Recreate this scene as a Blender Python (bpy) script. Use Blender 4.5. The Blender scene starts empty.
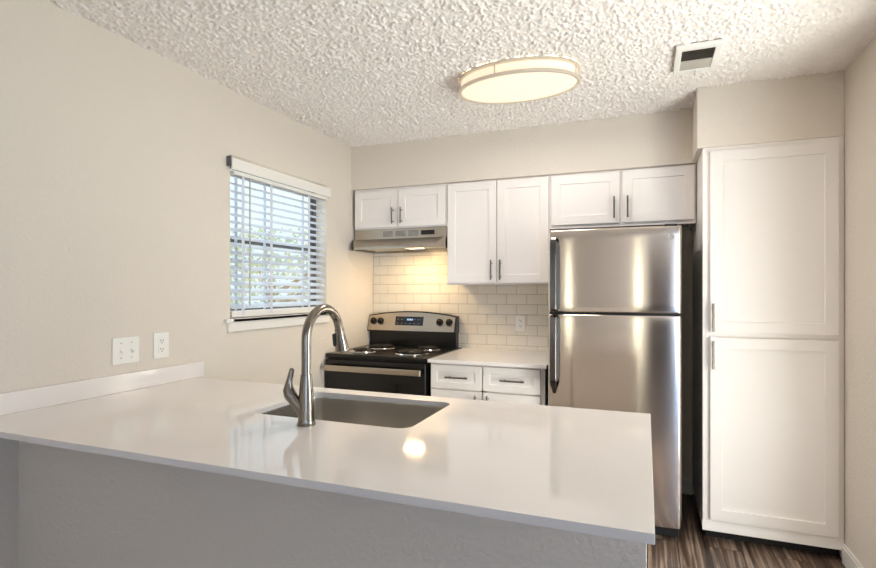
import bpy, bmesh, math, random
import numpy as np
from mathutils import Vector, Matrix

random.seed(7)
rng = np.random.default_rng(11)
S = bpy.context.scene
COL = S.collection

# ------------------------------------------------------------------ camera, world, light, exposure
cd = bpy.data.cameras.new('camera')
cam = bpy.data.objects.new('camera', cd)
COL.objects.link(cam)
cd.sensor_width = 36.0
cd.lens = 528.5 / 876 * 36.0
cd.shift_y = 6.0 / 876
cd.clip_start = 0.02
cam.location = (2.093, -3.863, 1.349)
cam.rotation_euler = (math.pi / 2, 0, math.atan(208 / 528.5))
S.camera = cam

S.view_settings.view_transform = 'Standard'
S.view_settings.look = 'None'
S.view_settings.gamma = 1
S.view_settings.use_curve_mapping = False
S.view_settings.exposure = 0.42
S.cycles.max_bounces = 10
S.cycles.diffuse_bounces = 6
S.cycles.glossy_bounces = 5
S.cycles.sample_clamp_indirect = 6.0
S.cycles.caustics_reflective = False
S.cycles.caustics_refractive = False

W = bpy.data.worlds.new('sky')
S.world = W
W.use_nodes = True
wn = W.node_tree.nodes
bg = wn['Background']
bg.inputs[0].default_value = (0.80, 0.90, 1.0, 1)
bg.inputs[1].default_value = 0.95


def area(name, loc, direction, sx, sy, power, color, shape='RECTANGLE'):
    l = bpy.data.lights.new(name, 'AREA')
    l.shape = shape
    l.size, l.size_y = sx, sy
    l.energy = power
    l.color = color
    o = bpy.data.objects.new(name, l)
    o.location = loc
    o.rotation_euler = Vector(direction).to_track_quat('-Z', 'Y').to_euler()
    COL.objects.link(o)
    return o


# sun and daylight lamps; all except the kitchen window's are added, unseen sources
sl = bpy.data.lights.new('sun', 'SUN')  # added to brighten the outside wall mirrored in the fridge
sl.energy = 10.0
sl.angle = math.radians(0.6)
sl.color = (1.0, 0.96, 0.90)
so = bpy.data.objects.new('sun', sl)
so.rotation_euler = Vector((0.0, -0.75, -0.66)).to_track_quat('-Z', 'Y').to_euler()
COL.objects.link(so)
area('added_patio_fill', (3.94, -6.90, 1.05), (-0.25, 1, 0.02), 0.9, 1.9, 25, (0.22, 0.48, 1.0))  # added cool fill for the unseen, invented patio door
side = area('added_side_fill', (4.60, -4.6, 1.5), (-0.6, -0.8, 0.10), 1.6, 1.2, 15.5, (1.0, 0.97, 0.95))  # added fill aimed at the living room walls, window invented
side.data.spread = math.radians(80)
area('added_nook_fill', (3.44, -2.22, 1.0), (-0.88, 0.36, 0.38), 0.9, 1.8, 61, (1.0, 0.98, 0.955))  # added fill for ceiling and left wall, from an invented side door
area('kitchen_window_daylight', (-1.0, -1.15, 2.6), (1, 0, -0.7), 1.4, 1.2, 35, (0.84, 0.92, 1.0))


# ------------------------------------------------------------------ materials
def lin(c):
    return tuple(((v / 255) / 12.92 if v / 255 <= 0.04045 else ((v / 255 + 0.055) / 1.055) ** 2.4) for v in c) + (1.0,)


def mat(name, rgb, rough=0.5, metal=0.0, spec=0.5, emit=None, estr=0.0, coat=0.0):
    m = bpy.data.materials.new(name)
    m.use_nodes = True
    b = m.node_tree.nodes['Principled BSDF']
    b.inputs['Base Color'].default_value = rgb if len(rgb) == 4 else lin(rgb)
    b.inputs['Roughness'].default_value = rough
    b.inputs['Metallic'].default_value = metal
    b.inputs['Specular IOR Level'].default_value = spec
    b.inputs['Coat Weight'].default_value = coat
    if emit:
        b.inputs['Emission Color'].default_value = emit
        b.inputs['Emission Strength'].default_value = estr
    return m


def nodes(m):
    nt = m.node_tree
    return nt, nt.nodes, nt.links, nt.nodes['Principled BSDF']


def add_noise_bump(m, scale, strength, dist=0.002, detail=4.0, stretch=(1, 1, 1), rough_var=None, col_var=None):
    nt, N, L, b = nodes(m)
    tc = N.new('ShaderNodeTexCoord')
    mp = N.new('ShaderNodeMapping')
    mp.inputs['Scale'].default_value = stretch
    L.new(tc.outputs['Object'], mp.inputs['Vector'])
    n = N.new('ShaderNodeTexNoise')
    n.inputs['Scale'].default_value = scale
    n.inputs['Detail'].default_value = detail
    L.new(mp.outputs['Vector'], n.inputs['Vector'])
    if strength > 0:
        bp = N.new('ShaderNodeBump')
        bp.inputs['Strength'].default_value = strength
        bp.inputs['Distance'].default_value = dist
        L.new(n.outputs['Fac'], bp.inputs['Height'])
        L.new(bp.outputs['Normal'], b.inputs['Normal'])
    if rough_var:
        mr = N.new('ShaderNodeMapRange')
        mr.inputs['To Min'].default_value, mr.inputs['To Max'].default_value = rough_var
        L.new(n.outputs['Fac'], mr.inputs['Value'])
        L.new(mr.outputs['Result'], b.inputs['Roughness'])
    if col_var:
        rp = N.new('ShaderNodeValToRGB')
        rp.color_ramp.elements[0].position = 0.3
        rp.color_ramp.elements[1].position = 0.7
        rp.color_ramp.elements[0].color = col_var[0]
        rp.color_ramp.elements[1].color = col_var[1]
        L.new(n.outputs['Fac'], rp.inputs['Fac'])
        L.new(rp.outputs['Color'], b.inputs['Base Color'])
    return m


M = {}
M['wall'] = add_noise_bump(mat('beige_orange_peel_paint', (222, 213.5, 202), 0.75, spec=0.25), 70, 0.8, 0.004, 3)
M['ceiling'] = add_noise_bump(mat('popcorn_ceiling', (241, 235, 230), 0.95, spec=0.1), 160, 0.5, 0.004, 3)
M['white'] = mat('white_cabinet_paint', (239, 234, 230), 0.38, spec=0.4)
M['trim'] = mat('white_trim_paint', (235, 232, 226), 0.4)
M['quartz'] = add_noise_bump(mat('white_quartz', (226, 221, 213), 0.07, spec=0.5), 900, 0, detail=2,
                             col_var=(lin((230, 224, 220)), lin((238, 233, 229))))
M['tile'] = add_noise_bump(mat('white_glazed_tile', (232, 226, 214), 0.18, spec=0.5), 14, 0.12, 0.004, 2)
M['grout'] = mat('grey_grout', (176, 168, 156), 0.9)
M['black'] = mat('black_enamel', (13, 13, 14), 0.22)
M['blackmatte'] = mat('black_plastic', (16, 16, 17), 0.5)
M['glass_black'] = mat('black_oven_glass', (9, 9, 10), 0.06)
M['nickel'] = mat('brushed_nickel', (138, 131, 122), 0.2, metal=1)
M['chrome'] = mat('chrome', (215, 212, 208), 0.1, metal=1)
M['iron'] = mat('burner_coil_metal', (32, 31, 31), 0.45, metal=0.6)
M['plastic'] = mat('white_plastic', (240, 238, 232), 0.35)
M['dark'] = mat('dark_slot', (20, 19, 18), 0.7)
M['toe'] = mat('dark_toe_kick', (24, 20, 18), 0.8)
M['bronze'] = mat('dark_bronze_window_frame', (92, 94, 100), 0.45)
M['slat'] = mat('white_blind_slat', (222, 228, 236), 0.45)
nt_, N_, L_n, b_ = M['slat'].node_tree, M['slat'].node_tree.nodes, M['slat'].node_tree.links, M['slat'].node_tree.nodes['Principled BSDF']
tr_ = N_.new('ShaderNodeBsdfTranslucent')
tr_.inputs[0].default_value = (0.80, 0.85, 0.92, 1)
ms_ = N_.new('ShaderNodeMixShader')
ms_.inputs[0].default_value = 0.22
L_n.new(b_.outputs[0], ms_.inputs[1])
L_n.new(tr_.outputs[0], ms_.inputs[2])
L_n.new(ms_.outputs[0], N_['Material Output'].inputs[0])
M['door'] = mat('painted_door', (205, 200, 190), 0.5)
M['dark_door'] = mat('dark_door_brown', (58, 42, 32), 0.5)
M['backdrop'] = mat('backdrop_white', (240, 234, 222), 0.9)  # for the outside wall added as a bright backdrop
M['bounce_wall'] = mat('bounce_wall_white', (242, 238, 232), 0.8)  # unseen living room walls made whiter to brighten the fridge's reflection
M['leaf'] = mat('leaf', (176, 184, 158), 0.6)
M['bark'] = mat('bark', (150, 134, 122), 0.9)
M['grass'] = mat('outside_ground', (196, 190, 176), 0.95)
M['greyplate'] = mat('grey_damper', (190, 185, 175), 0.5, metal=0.1)
M['screen'] = mat('navy_display', (22, 26, 36), 0.12)
M['lit'] = mat('lit_digits', (120, 150, 190), 0.4, emit=(0.45, 0.65, 1.0, 1), estr=0.5)
M['lens'] = mat('lit_acrylic', (205, 195, 178), 0.4, emit=(1.0, 0.80, 0.56, 1), estr=0.60)
M['halo_glow'] = mat('added_halo_glow', (205, 195, 178), 0.4, emit=(1.0, 0.80, 0.52, 1), estr=5.0)  # extra glow added for the halo on the ceiling
M['ring'] = mat('satin_nickel_ring', (226, 216, 200), 0.35, metal=0.6)
M['bulb'] = mat('lit_hood_lens', (255, 240, 210), 0.4, emit=(1.0, 0.75, 0.42, 1), estr=2.0)
M['button'] = mat('dim_button', (96, 98, 104), 0.5)
M['louvre'] = mat('grey_louvre', (120, 113, 103), 0.6)
M['emblem'] = mat('grey_emblem', (120, 114, 108), 0.4)
M['duct'] = mat('dark_duct_sheet', (70, 64, 56), 0.8)  # dark flat sheet above the vent's louvres
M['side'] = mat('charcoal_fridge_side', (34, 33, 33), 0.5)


def steel(name, rgb, rough, aniso, rot=0.0, stretch=(2, 2, 400)):
    m = mat(name, rgb, rough, metal=1)
    nt, N, L, b = nodes(m)
    b.inputs['Anisotropic'].default_value = aniso
    b.inputs['Anisotropic Rotation'].default_value = rot
    tg = N.new('ShaderNodeTangent')
    tg.direction_type = 'RADIAL'
    tg.axis = 'Z'
    L.new(tg.outputs['Tangent'], b.inputs['Tangent'])
    tc = N.new('ShaderNodeTexCoord')
    mp = N.new('ShaderNodeMapping')
    mp.inputs['Scale'].default_value = stretch
    n = N.new('ShaderNodeTexNoise')
    n.inputs['Scale'].default_value = 3
    n.inputs['Detail'].default_value = 3
    L.new(tc.outputs['Object'], mp.inputs['Vector'])
    L.new(mp.outputs['Vector'], n.inputs['Vector'])
    mr = N.new('ShaderNodeMapRange')
    mr.inputs['To Min'].default_value = rough - 0.015
    mr.inputs['To Max'].default_value = rough + 0.02
    L.new(n.outputs['Fac'], mr.inputs['Value'])
    L.new(mr.outputs['Result'], b.inputs['Roughness'])
    return m


M['steel'] = steel('brushed_stainless_door', (224, 214, 203), 0.14, 0.85, 0.25)
M['steel2'] = steel('brushed_stainless', (188, 178, 164), 0.28, 0.5)
M['handle'] = mat('polished_handle_steel', (112, 112, 115), 0.18, metal=1)
M['sink'] = mat('satin_sink_steel', (204, 200, 194), 0.27, metal=1)


def plank_floor():
    m = mat('dark_vinyl_plank', (80, 60, 48), 0.38)
    nt, N, L, b = nodes(m)
    tc = N.new('ShaderNodeTexCoord')
    mp = N.new('ShaderNodeMapping')
    mp.inputs['Rotation'].default_value = (0, 0, math.pi / 2)
    L.new(tc.outputs['Object'], mp.inputs['Vector'])
    br = N.new('ShaderNodeTexBrick')
    br.offset = 0.37
    br.inputs['Scale'].default_value = 1
    br.inputs['Brick Width'].default_value = 1.2
    br.inputs['Row Height'].default_value = 0.15
    br.inputs['Mortar Size'].default_value = 0.0016
    br.inputs['Color1'].default_value = (0.25, 0.25, 0.25, 1)
    br.inputs['Color2'].default_value = (0.75, 0.75, 0.75, 1)
    br.inputs['Mortar'].default_value = (0, 0, 0, 1)
    L.new(mp.outputs['Vector'], br.inputs['Vector'])
    # grain runs along y, shifted per plank
    sep = N.new('ShaderNodeVectorMath')
    sep.operation = 'MULTIPLY_ADD'
    L.new(br.outputs['Color'], sep.inputs[0])
    sep.inputs[1].default_value = (3, 7, 0)
    L.new(tc.outputs['Object'], sep.inputs[2])
    mg = N.new('ShaderNodeMapping')
    mg.inputs['Scale'].default_value = (40, 1.3, 1)
    L.new(sep.outputs['Vector'], mg.inputs['Vector'])
    n = N.new('ShaderNodeTexNoise')
    n.inputs['Scale'].default_value = 1.0
    n.inputs['Detail'].default_value = 7
    n.inputs['Distortion'].default_value = 0.7
    L.new(mg.outputs['Vector'], n.inputs['Vector'])
    rp = N.new('ShaderNodeValToRGB')
    e = rp.color_ramp.elements
    e[0].position, e[0].color = 0.33, lin((48, 37, 31))
    e[1].position, e[1].color = 0.68, lin((178, 157, 139))
    k = e.new(0.50)
    k.color = lin((102, 83, 71))
    L.new(n.outputs['Fac'], rp.inputs['Fac'])
    mx = N.new('ShaderNodeMix')
    mx.data_type = 'RGBA'
    mx.blend_type = 'MIX'
    L.new(br.outputs['Fac'], mx.inputs['Factor'])
    L.new(rp.outputs['Color'], mx.inputs['A'])
    mx.inputs['B'].default_value = lin((22, 16, 13))
    L.new(mx.outputs['Result'], b.inputs['Base Color'])
    bp = N.new('ShaderNodeBump')
    bp.inputs['Strength'].default_value = 0.25
    bp.inputs['Distance'].default_value = 0.003
    L.new(n.outputs['Fac'], bp.inputs['Height'])
    L.new(bp.outputs['Normal'], b.inputs['Normal'])
    return m


M['floor'] = plank_floor()

g = bpy.data.materials.new('window_glass')
g.use_nodes = True
gt = g.node_tree
gt.nodes.clear()
g_out = gt.nodes.new('ShaderNodeOutputMaterial')
g_mix = gt.nodes.new('ShaderNodeMixShader')
g_tr = gt.nodes.new('ShaderNodeBsdfTransparent')
g_tr.inputs[0].default_value = (0.95, 0.98, 0.97, 1)
g_gl = gt.nodes.new('ShaderNodeBsdfGlossy')
g_gl.inputs['Roughness'].default_value = 0.02
g_mix.inputs[0].default_value = 0.05
gt.links.new(g_tr.outputs[0], g_mix.inputs[1])
gt.links.new(g_gl.outputs[0], g_mix.inputs[2])
gt.links.new(g_mix.outputs[0], g_out.inputs[0])
M['glass'] = g


# ------------------------------------------------------------------ geometry helpers
class B:
    def __init__(s):
        s.bm = bmesh.new()

    def box(s, x0, x1, y0, y1, z0, z1, bev=0.0, seg=2):
        t = bmesh.new()
        bmesh.ops.create_cube(t, size=1)
        for v in t.verts:
            v.co = Vector(((x0 + x1) / 2 + v.co.x * (x1 - x0), (y0 + y1) / 2 + v.co.y * (y1 - y0),
                           (z0 + z1) / 2 + v.co.z * (z1 - z0)))
        if bev > 0:
            bmesh.ops.bevel(t, geom=t.edges[:], offset=bev, segments=seg, profile=0.5, affect='EDGES')
        return s.merge(t)

    def merge(s, t):
        me = bpy.data.meshes.new('tmp')
        t.to_mesh(me)
        t.free()
        s.bm.from_mesh(me)
        bpy.data.meshes.remove(me)
        return s

    def prism(s, pts, axis, a0, a1, bev=0.0):
        """polygon pts in the plane normal to axis (0 x: (y,z), 1 y: (x,z), 2 z: (x,y)) extruded a0..a1"""
        t = bmesh.new()

        def mk(p, a):
            return (a, p[0], p[1]) if axis == 0 else ((p[0], a, p[1]) if axis == 1 else (p[0], p[1], a))
        lo = [t.verts.new(mk(p, a0)) for p in pts]
        hi = [t.verts.new(mk(p, a1)) for p in pts]
        n = len(pts)
        t.faces.new(lo)
        t.faces.new(hi[::-1])
        for i in range(n):
            t.faces.new((lo[i], hi[i], hi[(i + 1) % n], lo[(i + 1) % n]))
        bmesh.ops.recalc_face_normals(t, faces=t.faces)
        if bev > 0:
            bmesh.ops.bevel(t, geom=t.edges[:], offset=bev, segments=2, profile=0.5, affect='EDGES')
        return s.merge(t)

    def tube(s, path, r, seg=16, flat=None):
        """round sweep; r number or list; flat=(a,b,upvector) for an elliptic/rect section"""
        P = [Vector(p) for p in path]
        R = r if isinstance(r, (list, tuple)) else [r] * len(P)
        t = bmesh.new()
        rings = []
        prev = None
        for i, p in enumerate(P):
            d = (P[min(i + 1, len(P) - 1)] - P[max(i - 1, 0)]).normalized()
            if prev is None:
                u = d.orthogonal().normalized()
            else:
                u = (prev - d * prev.dot(d)).normalized()
            prev = u
            w = d.cross(u)
            rings.append([t.verts.new(p + (u * math.cos(2 * math.pi * k / seg) + w * math.sin(2 * math.pi * k / seg)) * R[i])
                          for k in range(seg)])
        for a, b in zip(rings, rings[1:]):
            for k in range(seg):
                t.faces.new((a[k], a[(k + 1) % seg], b[(k + 1) % seg], b[k]))
        t.faces.new(rings[0][::-1])
        t.faces.new(rings[-1])
        bmesh.ops.recalc_face_normals(t, faces=t.faces)
        return s.merge(t)

    def cyl(s, p0, p1, r, r2=None, seg=24):
        return s.tube([p0, p1], [r, r if r2 is None else r2], seg)

    def loft(s, loops, cap0=True, cap1=True, closed=False):
        t = bmesh.new()
        V = [[t.verts.new(p) for p in lp] for lp in loops]
        n = len(V[0])
        pairs = list(zip(V, V[1:]))
        if closed:
            pairs.append((V[-1], V[0]))
        for a, b in pairs:
            for k in range(n):
                t.faces.new((a[k], a[(k + 1) % n], b[(k + 1) % n], b[k]))
        if cap0 and not closed:
            t.faces.new(V[0][::-1])
        if cap1 and not closed:
            t.faces.new(V[-1])
        bmesh.ops.recalc_face_normals(t, faces=t.faces)
        return s.merge(t)

    def torus(s, c, rx, ry, r, seg=64, sec=10):
        loops = []
        for i in range(seg):
            a = 2 * math.pi * i / seg
            d = Vector((math.cos(a) / rx, math.sin(a) / ry, 0)).normalized()
            p = Vector(c) + Vector((math.cos(a) * rx, math.sin(a) * ry, 0))
            loops.append([p + d * (math.cos(2 * math.pi * k / sec) * r) + Vector((0, 0, math.sin(2 * math.pi * k / sec) * r)) for k in range(sec)])
        return s.loft(loops, closed=True)


ORG = {}


def props(o, label=None, cat=None, group=None, kind=None):
    if label: o['label'] = label
    if cat: o['category'] = cat
    if group: o['group'] = group
    if kind: o['kind'] = kind
    return o


def obj(name, b, m, parent=None, smooth=38, loc=None):
    bm = b.bm if isinstance(b, B) else b
    org = Vector(loc) if loc is not None else (ORG[parent] if parent is not None else Vector((0, 0, 0)))
    bmesh.ops.translate(bm, verts=bm.verts, vec=-org)
    lim = math.radians(smooth)
    for f in bm.faces:
        f.smooth = True
    for e in bm.edges:
        if len(e.link_faces) != 2 or e.calc_face_angle(0) > lim:
            e.smooth = False
    me = bpy.data.meshes.new(name)
    bm.to_mesh(me)
    bm.free()
    me.materials.append(M[m] if isinstance(m, str) else m)
    o = bpy.data.objects.new(name, me)
    COL.objects.link(o)
    if len(me.polygons) < 20000:
        wm = o.modifiers.new('weighted_normals', 'WEIGHTED_NORMAL')
        wm.keep_sharp = True
    if parent is not None:
        o.parent = parent
        o.location = org - ORG[parent]
    else:
        o.location = org
    ORG[o] = org
    return o


def thing(name, label, cat, loc, group=None):
    o = bpy.data.objects.new(name, None)
    o.empty_display_size = 0.1
    COL.objects.link(o)
    o.location = loc
    ORG[o] = Vector(loc)
    return props(o, label, cat, group)


def struct(name, b, m, parent=None, smooth=38):
    o = obj(name, b, m, parent, smooth)
    if parent is None:
        o['kind'] = 'structure'
    return o


def rrect(x0, x1, y0, y1, r, z, n=8):
    out = []
    for cx, cy, a0 in ((x1 - r, y1 - r, 0), (x0 + r, y1 - r, 90), (x0 + r, y0 + r, 180), (x1 - r, y0 + r, 270)):
        for k in range(n + 1):
            a = math.radians(a0 + 90 * k / n)
            out.append(Vector((cx + r * math.cos(a), cy + r * math.sin(a), z)))
    return out


# ------------------------------------------------------------------ the setting
XR, YF, XL2 = 3.008, -7.0, 4.70   # right wall of the kitchen, far wall of the living room, right wall of the living room
H = 2.44
WY0, WY1, WZ0, WZ1 = -1.615, -0.69, 1.195, 2.085   # kitchen window opening in the left wall

struct('floor', B().box(-0.15, XL2 + 0.15, YF - 0.15, 0.15, -0.1, 0.0), 'floor')

b = B()
b.box(-0.16, 0, YF - 0.15, WY0, 0, H)
b.box(-0.16, 0, WY1, 0.15, 0, H)
b.box(-0.16, 0, WY0, WY1, 0, WZ0)
b.box(-0.16, 0, WY0, WY1, WZ1, H)
struct('wall_left', b, 'wall')
struct('wall_back', B().box(0, XR + 0.15, 0, 0.15, 0, H), 'wall')
b = B()
b.box(XR, XR + 0.15, -1.45, 0, 0, H).box(XR, XR + 0.15, -2.75, -2.60, 0, H).box(XR, XR + 0.15, -2.60, -1.45, 2.06, H)
struct('wall_right', b, 'wall')
b = B()
b.box(XR + 0.15, XL2 + 0.15, -2.75, -2.60, 0, H)
struct('wall_living_front', b, 'wall')
b = B()
b.box(XL2, XL2 + 0.15, YF, -5.5, 0, H).box(XL2, XL2 + 0.15, -3.7, -2.6, 0, H)
b.box(XL2, XL2 + 0.15, -5.5, -3.7, 0, 0.85).box(XL2, XL2 + 0.15, -5.5, -3.7, 2.1, H)
struct('wall_living_right', b, 'bounce_wall')
b = B()
for x0, x1, z0 in ((0, 0.06, 0), (0.34, 2.16, 0), (2.46, 2.60, 0), (3.36, 3.46, 0), (4.42, XL2 + 0.15, 0)):
    b.box(x0, x1, YF - 0.15, YF, 0, H)
for x0, x1 in ((0.06, 0.34), (2.16, 2.46), (2.60, 3.36), (3.46, 4.42)):
    b.box(x0, x1, YF - 0.15, YF, 2.06, H)
struct('wall_far', b, 'bounce_wall')

# popcorn ceiling: real bumps over the part in view, a plain slab elsewhere
def popcorn(x0, x1, y0, y1, pitch):
    nx, ny = int((x1 - x0) / pitch) + 1, int((y1 - y0) / pitch) + 1
    def field(sig):
        f = np.fft.rfft2(rng.standard_normal((ny, nx)))
        kx = np.fft.rfftfreq(nx) * 2 * np.pi
        ky = np.fft.fftfreq(ny) * 2 * np.pi
        f *= np.exp(-0.5 * sig ** 2 * (kx[None, :] ** 2 + ky[:, None] ** 2))
        h = np.fft.irfft2(f, s=(ny, nx))
        return h / h.std()
    h = np.clip(field(0.8) * 0.95 + field(1.8) * 0.3, -0.5, 2.2) + 0.5
    z = H + 0.001 - h * 0.0042
    X, Y = np.meshgrid(np.linspace(x0, x1, nx), np.linspace(y0, y1, ny))
    co = np.stack([X, Y, z], -1).reshape(-1, 3)
    idx = np.arange(nx * ny).reshape(ny, nx)
    q = np.stack([idx[:-1, :-1], idx[1:, :-1], idx[1:, 1:], idx[:-1, 1:]], -1).reshape(-1, 4)
    me = bpy.data.meshes.new('ceiling')
    me.from_pydata(co.tolist(), [], q.tolist())
    me.polygons.foreach_set('use_smooth', [True] * len(me.polygons))
    me.materials.append(M['ceiling'])
    return me


cme = popcorn(0.0, XR, -3.0, -0.34, 0.0042)
co = bpy.data.objects.new('ceiling', cme)
COL.objects.link(co)
co['kind'] = 'structure'
b = B().box(-0.15, XL2 + 0.15, YF - 0.15, 0.15, H + 0.004, H + 0.12)
obj('ceiling_slab', b, 'ceiling', None)['kind'] = 'structure'

# soffits over the cabinets
b = B().box(0, 2.352, -0.355, 0, 2.111, H)
struct('wall_soffit', b, 'wall')
b = B().box(2.350, XR, -0.695, 0, 2.113, H, 0.004)
struct('wall_soffit_deep', b, 'wall')

# half wall under the counter overhang
struct('wall_peninsula', B().box(0, 2.094, -2.652, -2.535, 0, 0.893, 0.002), 'wall')

# baseboards
def baseboard(name, pts_box):
    b = B()
    x0, x1, y0, y1 = pts_box
    b.box(x0, x1, y0, y1, 0, 0.085, 0.003).box(x0 + (0.004 if x1 - x0 < 0.05 else 0), x1, y0, y1 if x1 - x0 < 0.05 else y1 - 0.0, 0.07, 0.098, 0.003)
    struct(name, b, 'trim')


baseboard('baseboard_right', (XR - 0.014, XR, -1.45, -0.70))
baseboard('baseboard_back', (2.26, 2.374, -0.014, 0))
baseboard('baseboard_left', (0, 0.014, -1.89, -0.72))
baseboard('baseboard_far', (0.36, 2.14, YF, YF + 0.014))

# subway tile backsplash: one bevelled tile after another, running bond
b = B()
TW, TH, GAP = 0.1524, 0.0762, 0.0024
z = 0.862
row = 0
bt = bmesh.new()
while z < 1.79:
    x = 0.004 - (TW / 2 if row % 2 else 0) - 0.02
    while x < 1.548:
        x0, x1 = max(x, 0.004), min(x + TW - GAP, 1.548)
        ztop = min(z + TH - GAP, 1.795 if x1 < 0.79 else 1.384)
        if x1 - x0 > 0.015 and ztop - z > 0.01:
            b.box(x0, x1, -0.009 - random.uniform(0, 0.0008), -0.002, z, ztop, 0.0022, 2)
        x += TW
    z += TH
    row += 1
ts = struct('wall_backsplash_tile', b, 'tile')
b = B().box(0.0, 1.55, -0.0062, 0.0, 0.86, 1.384).box(0.0, 0.785, -0.0062, 0.0, 1.384, 1.796)
struct('wall_backsplash_grout', b, 'grout')

# ---- kitchen window (dark aluminium single hung) with stool and apron
b = B()
fx0, fx1 = -0.125, -0.085
ft = 0.026
b.box(fx0, fx1, WY0, WY0 + ft, WZ0, WZ1, 0.002).box(fx0, fx1, WY1 - ft, WY1, WZ0, WZ1, 0.002)
b.box(fx0, fx1, WY0 + ft, WY1 - ft, WZ0, WZ0 + ft, 0.002).box(fx0, fx1, WY0 + ft, WY1 - ft, WZ1 - ft, WZ1, 0.002)
win = struct('window_1', b, 'bronze')
b = B()
zm = 1.63
for (z0, z1, xo) in ((WZ0 + ft, zm + 0.010, 0.012), (zm - 0.010, WZ1 - ft, -0.004)):
    x0, x1 = -0.112 + xo, -0.094 + xo
    b.box(x0, x1, WY0 + ft, WY0 + ft + 0.025, z0, z1, 0.001).box(x0, x1, WY1 - ft - 0.025, WY1 - ft, z0, z1, 0.001)
    b.box(x0, x1, WY0 + ft, WY1 - ft, z0, z0 + 0.02, 0.001).box(x0, x1, WY0 + ft, WY1 - ft, z1 - 0.02, z1, 0.001)
obj('window_sash', b, 'bronze', win)
b = B()
b.box(-0.103, -0.101, WY0 + ft + 0.02, WY1 - ft - 0.02, WZ0 + ft + 0.02, zm)
b.box(-0.107, -0.105, WY0 + ft + 0.02, WY1 - ft - 0.02, zm, WZ1 - ft - 0.02)
obj('window_pane', b, 'glass', win)
b = B().box(-0.085, 0.024, WY0 + 0.001, WY1 - 0.001, 1.172, 1.1945, 0.002).box(0.0005, 0.024, -1.665, -0.645, 1.172, 1.1945, 0.004)
obj('window_stool', b, 'trim', win)
b = B().box(0.0005, 0.016, -1.640, -0.668, 1.124, 1.172, 0.002)
obj('window_apron', b, 'trim', win)

# invented, unseen living room glazing for daylight and the fridge's highlights
b = B()
for x0, x1 in ((3.46, 3.52), (3.91, 3.97), (4.36, 4.42)):
    b.box(x0, x1, YF - 0.10, YF - 0.04, 0.0, 2.06, 0.003)
b.box(3.52, 4.36, YF - 0.10, YF - 0.04, 0.0, 0.09, 0.003).box(3.52, 4.36, YF - 0.10, YF - 0.04, 1.98, 2.06, 0.003)
d2 = struct('added_patio_door', b, 'trim')  # unseen patio door, invented to carry the cool daylight
b = B().box(3.52, 3.91, YF - 0.075, YF - 0.069, 0.09, 1.98).box(3.97, 4.36, YF - 0.075, YF - 0.069, 0.09, 1.98)
obj('door_pane', b, 'glass', d2)
for n_, (x0, x1) in ((3, (0.06, 0.34)), (4, (2.16, 2.46))):  # narrow windows added to make the fridge's bright vertical stripes
    b = B()
    b.box(x0, x0 + 0.03, YF - 0.10, YF - 0.05, 0, 2.06, 0.002).box(x1 - 0.03, x1, YF - 0.10, YF - 0.05, 0, 2.06, 0.002)
    b.box(x0 + 0.03, x1 - 0.03, YF - 0.10, YF - 0.05, 0, 0.05, 0.002).box(x0 + 0.03, x1 - 0.03, YF - 0.10, YF - 0.05, 2.01, 2.06, 0.002)
    w_ = struct('window_%d' % n_, b, 'trim')
    obj('window_pane', B().box(x0 + 0.03, x1 - 0.03, YF - 0.078, YF - 0.074, 0.05, 2.01), 'glass', w_)
b = B()
for y0, y1 in ((-5.5, -5.44), (-4.63, -4.57), (-3.76, -3.7)):
    b.box(XL2 + 0.05, XL2 + 0.10, y0, y1, 0.85, 2.1, 0.003)
b.box(XL2 + 0.05, XL2 + 0.10, -5.44, -3.76, 0.85, 0.91, 0.003).box(XL2 + 0.05, XL2 + 0.10, -5.44, -3.76, 2.04, 2.1, 0.003)
w2 = struct('window_2', b, 'trim')  # unseen window, added to go with the living room fill
b = B().box(XL2 + 0.07, XL2 + 0.076, -5.44, -4.63, 0.91, 2.04).box(XL2 + 0.07, XL2 + 0.076, -4.57, -3.76, 0.91, 2.04)
obj('window_pane', b, 'glass', w2)
b = B()
for y0, y1 in ((-2.60, -2.54), (-2.055, -1.995), (-1.51, -1.45)):
    b.box(XR + 0.09, XR + 0.14, y0, y1, 0, 2.06, 0.003)
b.box(XR + 0.09, XR + 0.14, -2.54, -1.51, 0, 0.08, 0.003).box(XR + 0.09, XR + 0.14, -2.54, -1.51, 1.98, 2.06, 0.003)
d3 = struct('added_nook_door', b, 'trim')  # unseen side door, added to light the kitchen from the right
b = B().box(XR + 0.11, XR + 0.116, -2.54, -2.055, 0.08, 1.98).box(XR + 0.11, XR + 0.116, -1.995, -1.51, 0.08, 1.98)
obj('door_pane', b, 'glass', d3)
# dark door invented on the far wall to darken the fridge's reflection
struct('added_dark_door', B().box(2.605, 3.355, YF - 0.06, YF - 0.015, 0.005, 2.055, 0.003), 'dark_door')
struct('added_bright_backdrop', B().box(-2, 7, -10.3, -10, -0.3, 5), 'backdrop')  # sunlit wall added outside to make the narrow windows bright
# outside ground
struct('ground_outside', B().box(-14, 12, -12, 10, -0.35, -0.3), 'grass')


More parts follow.
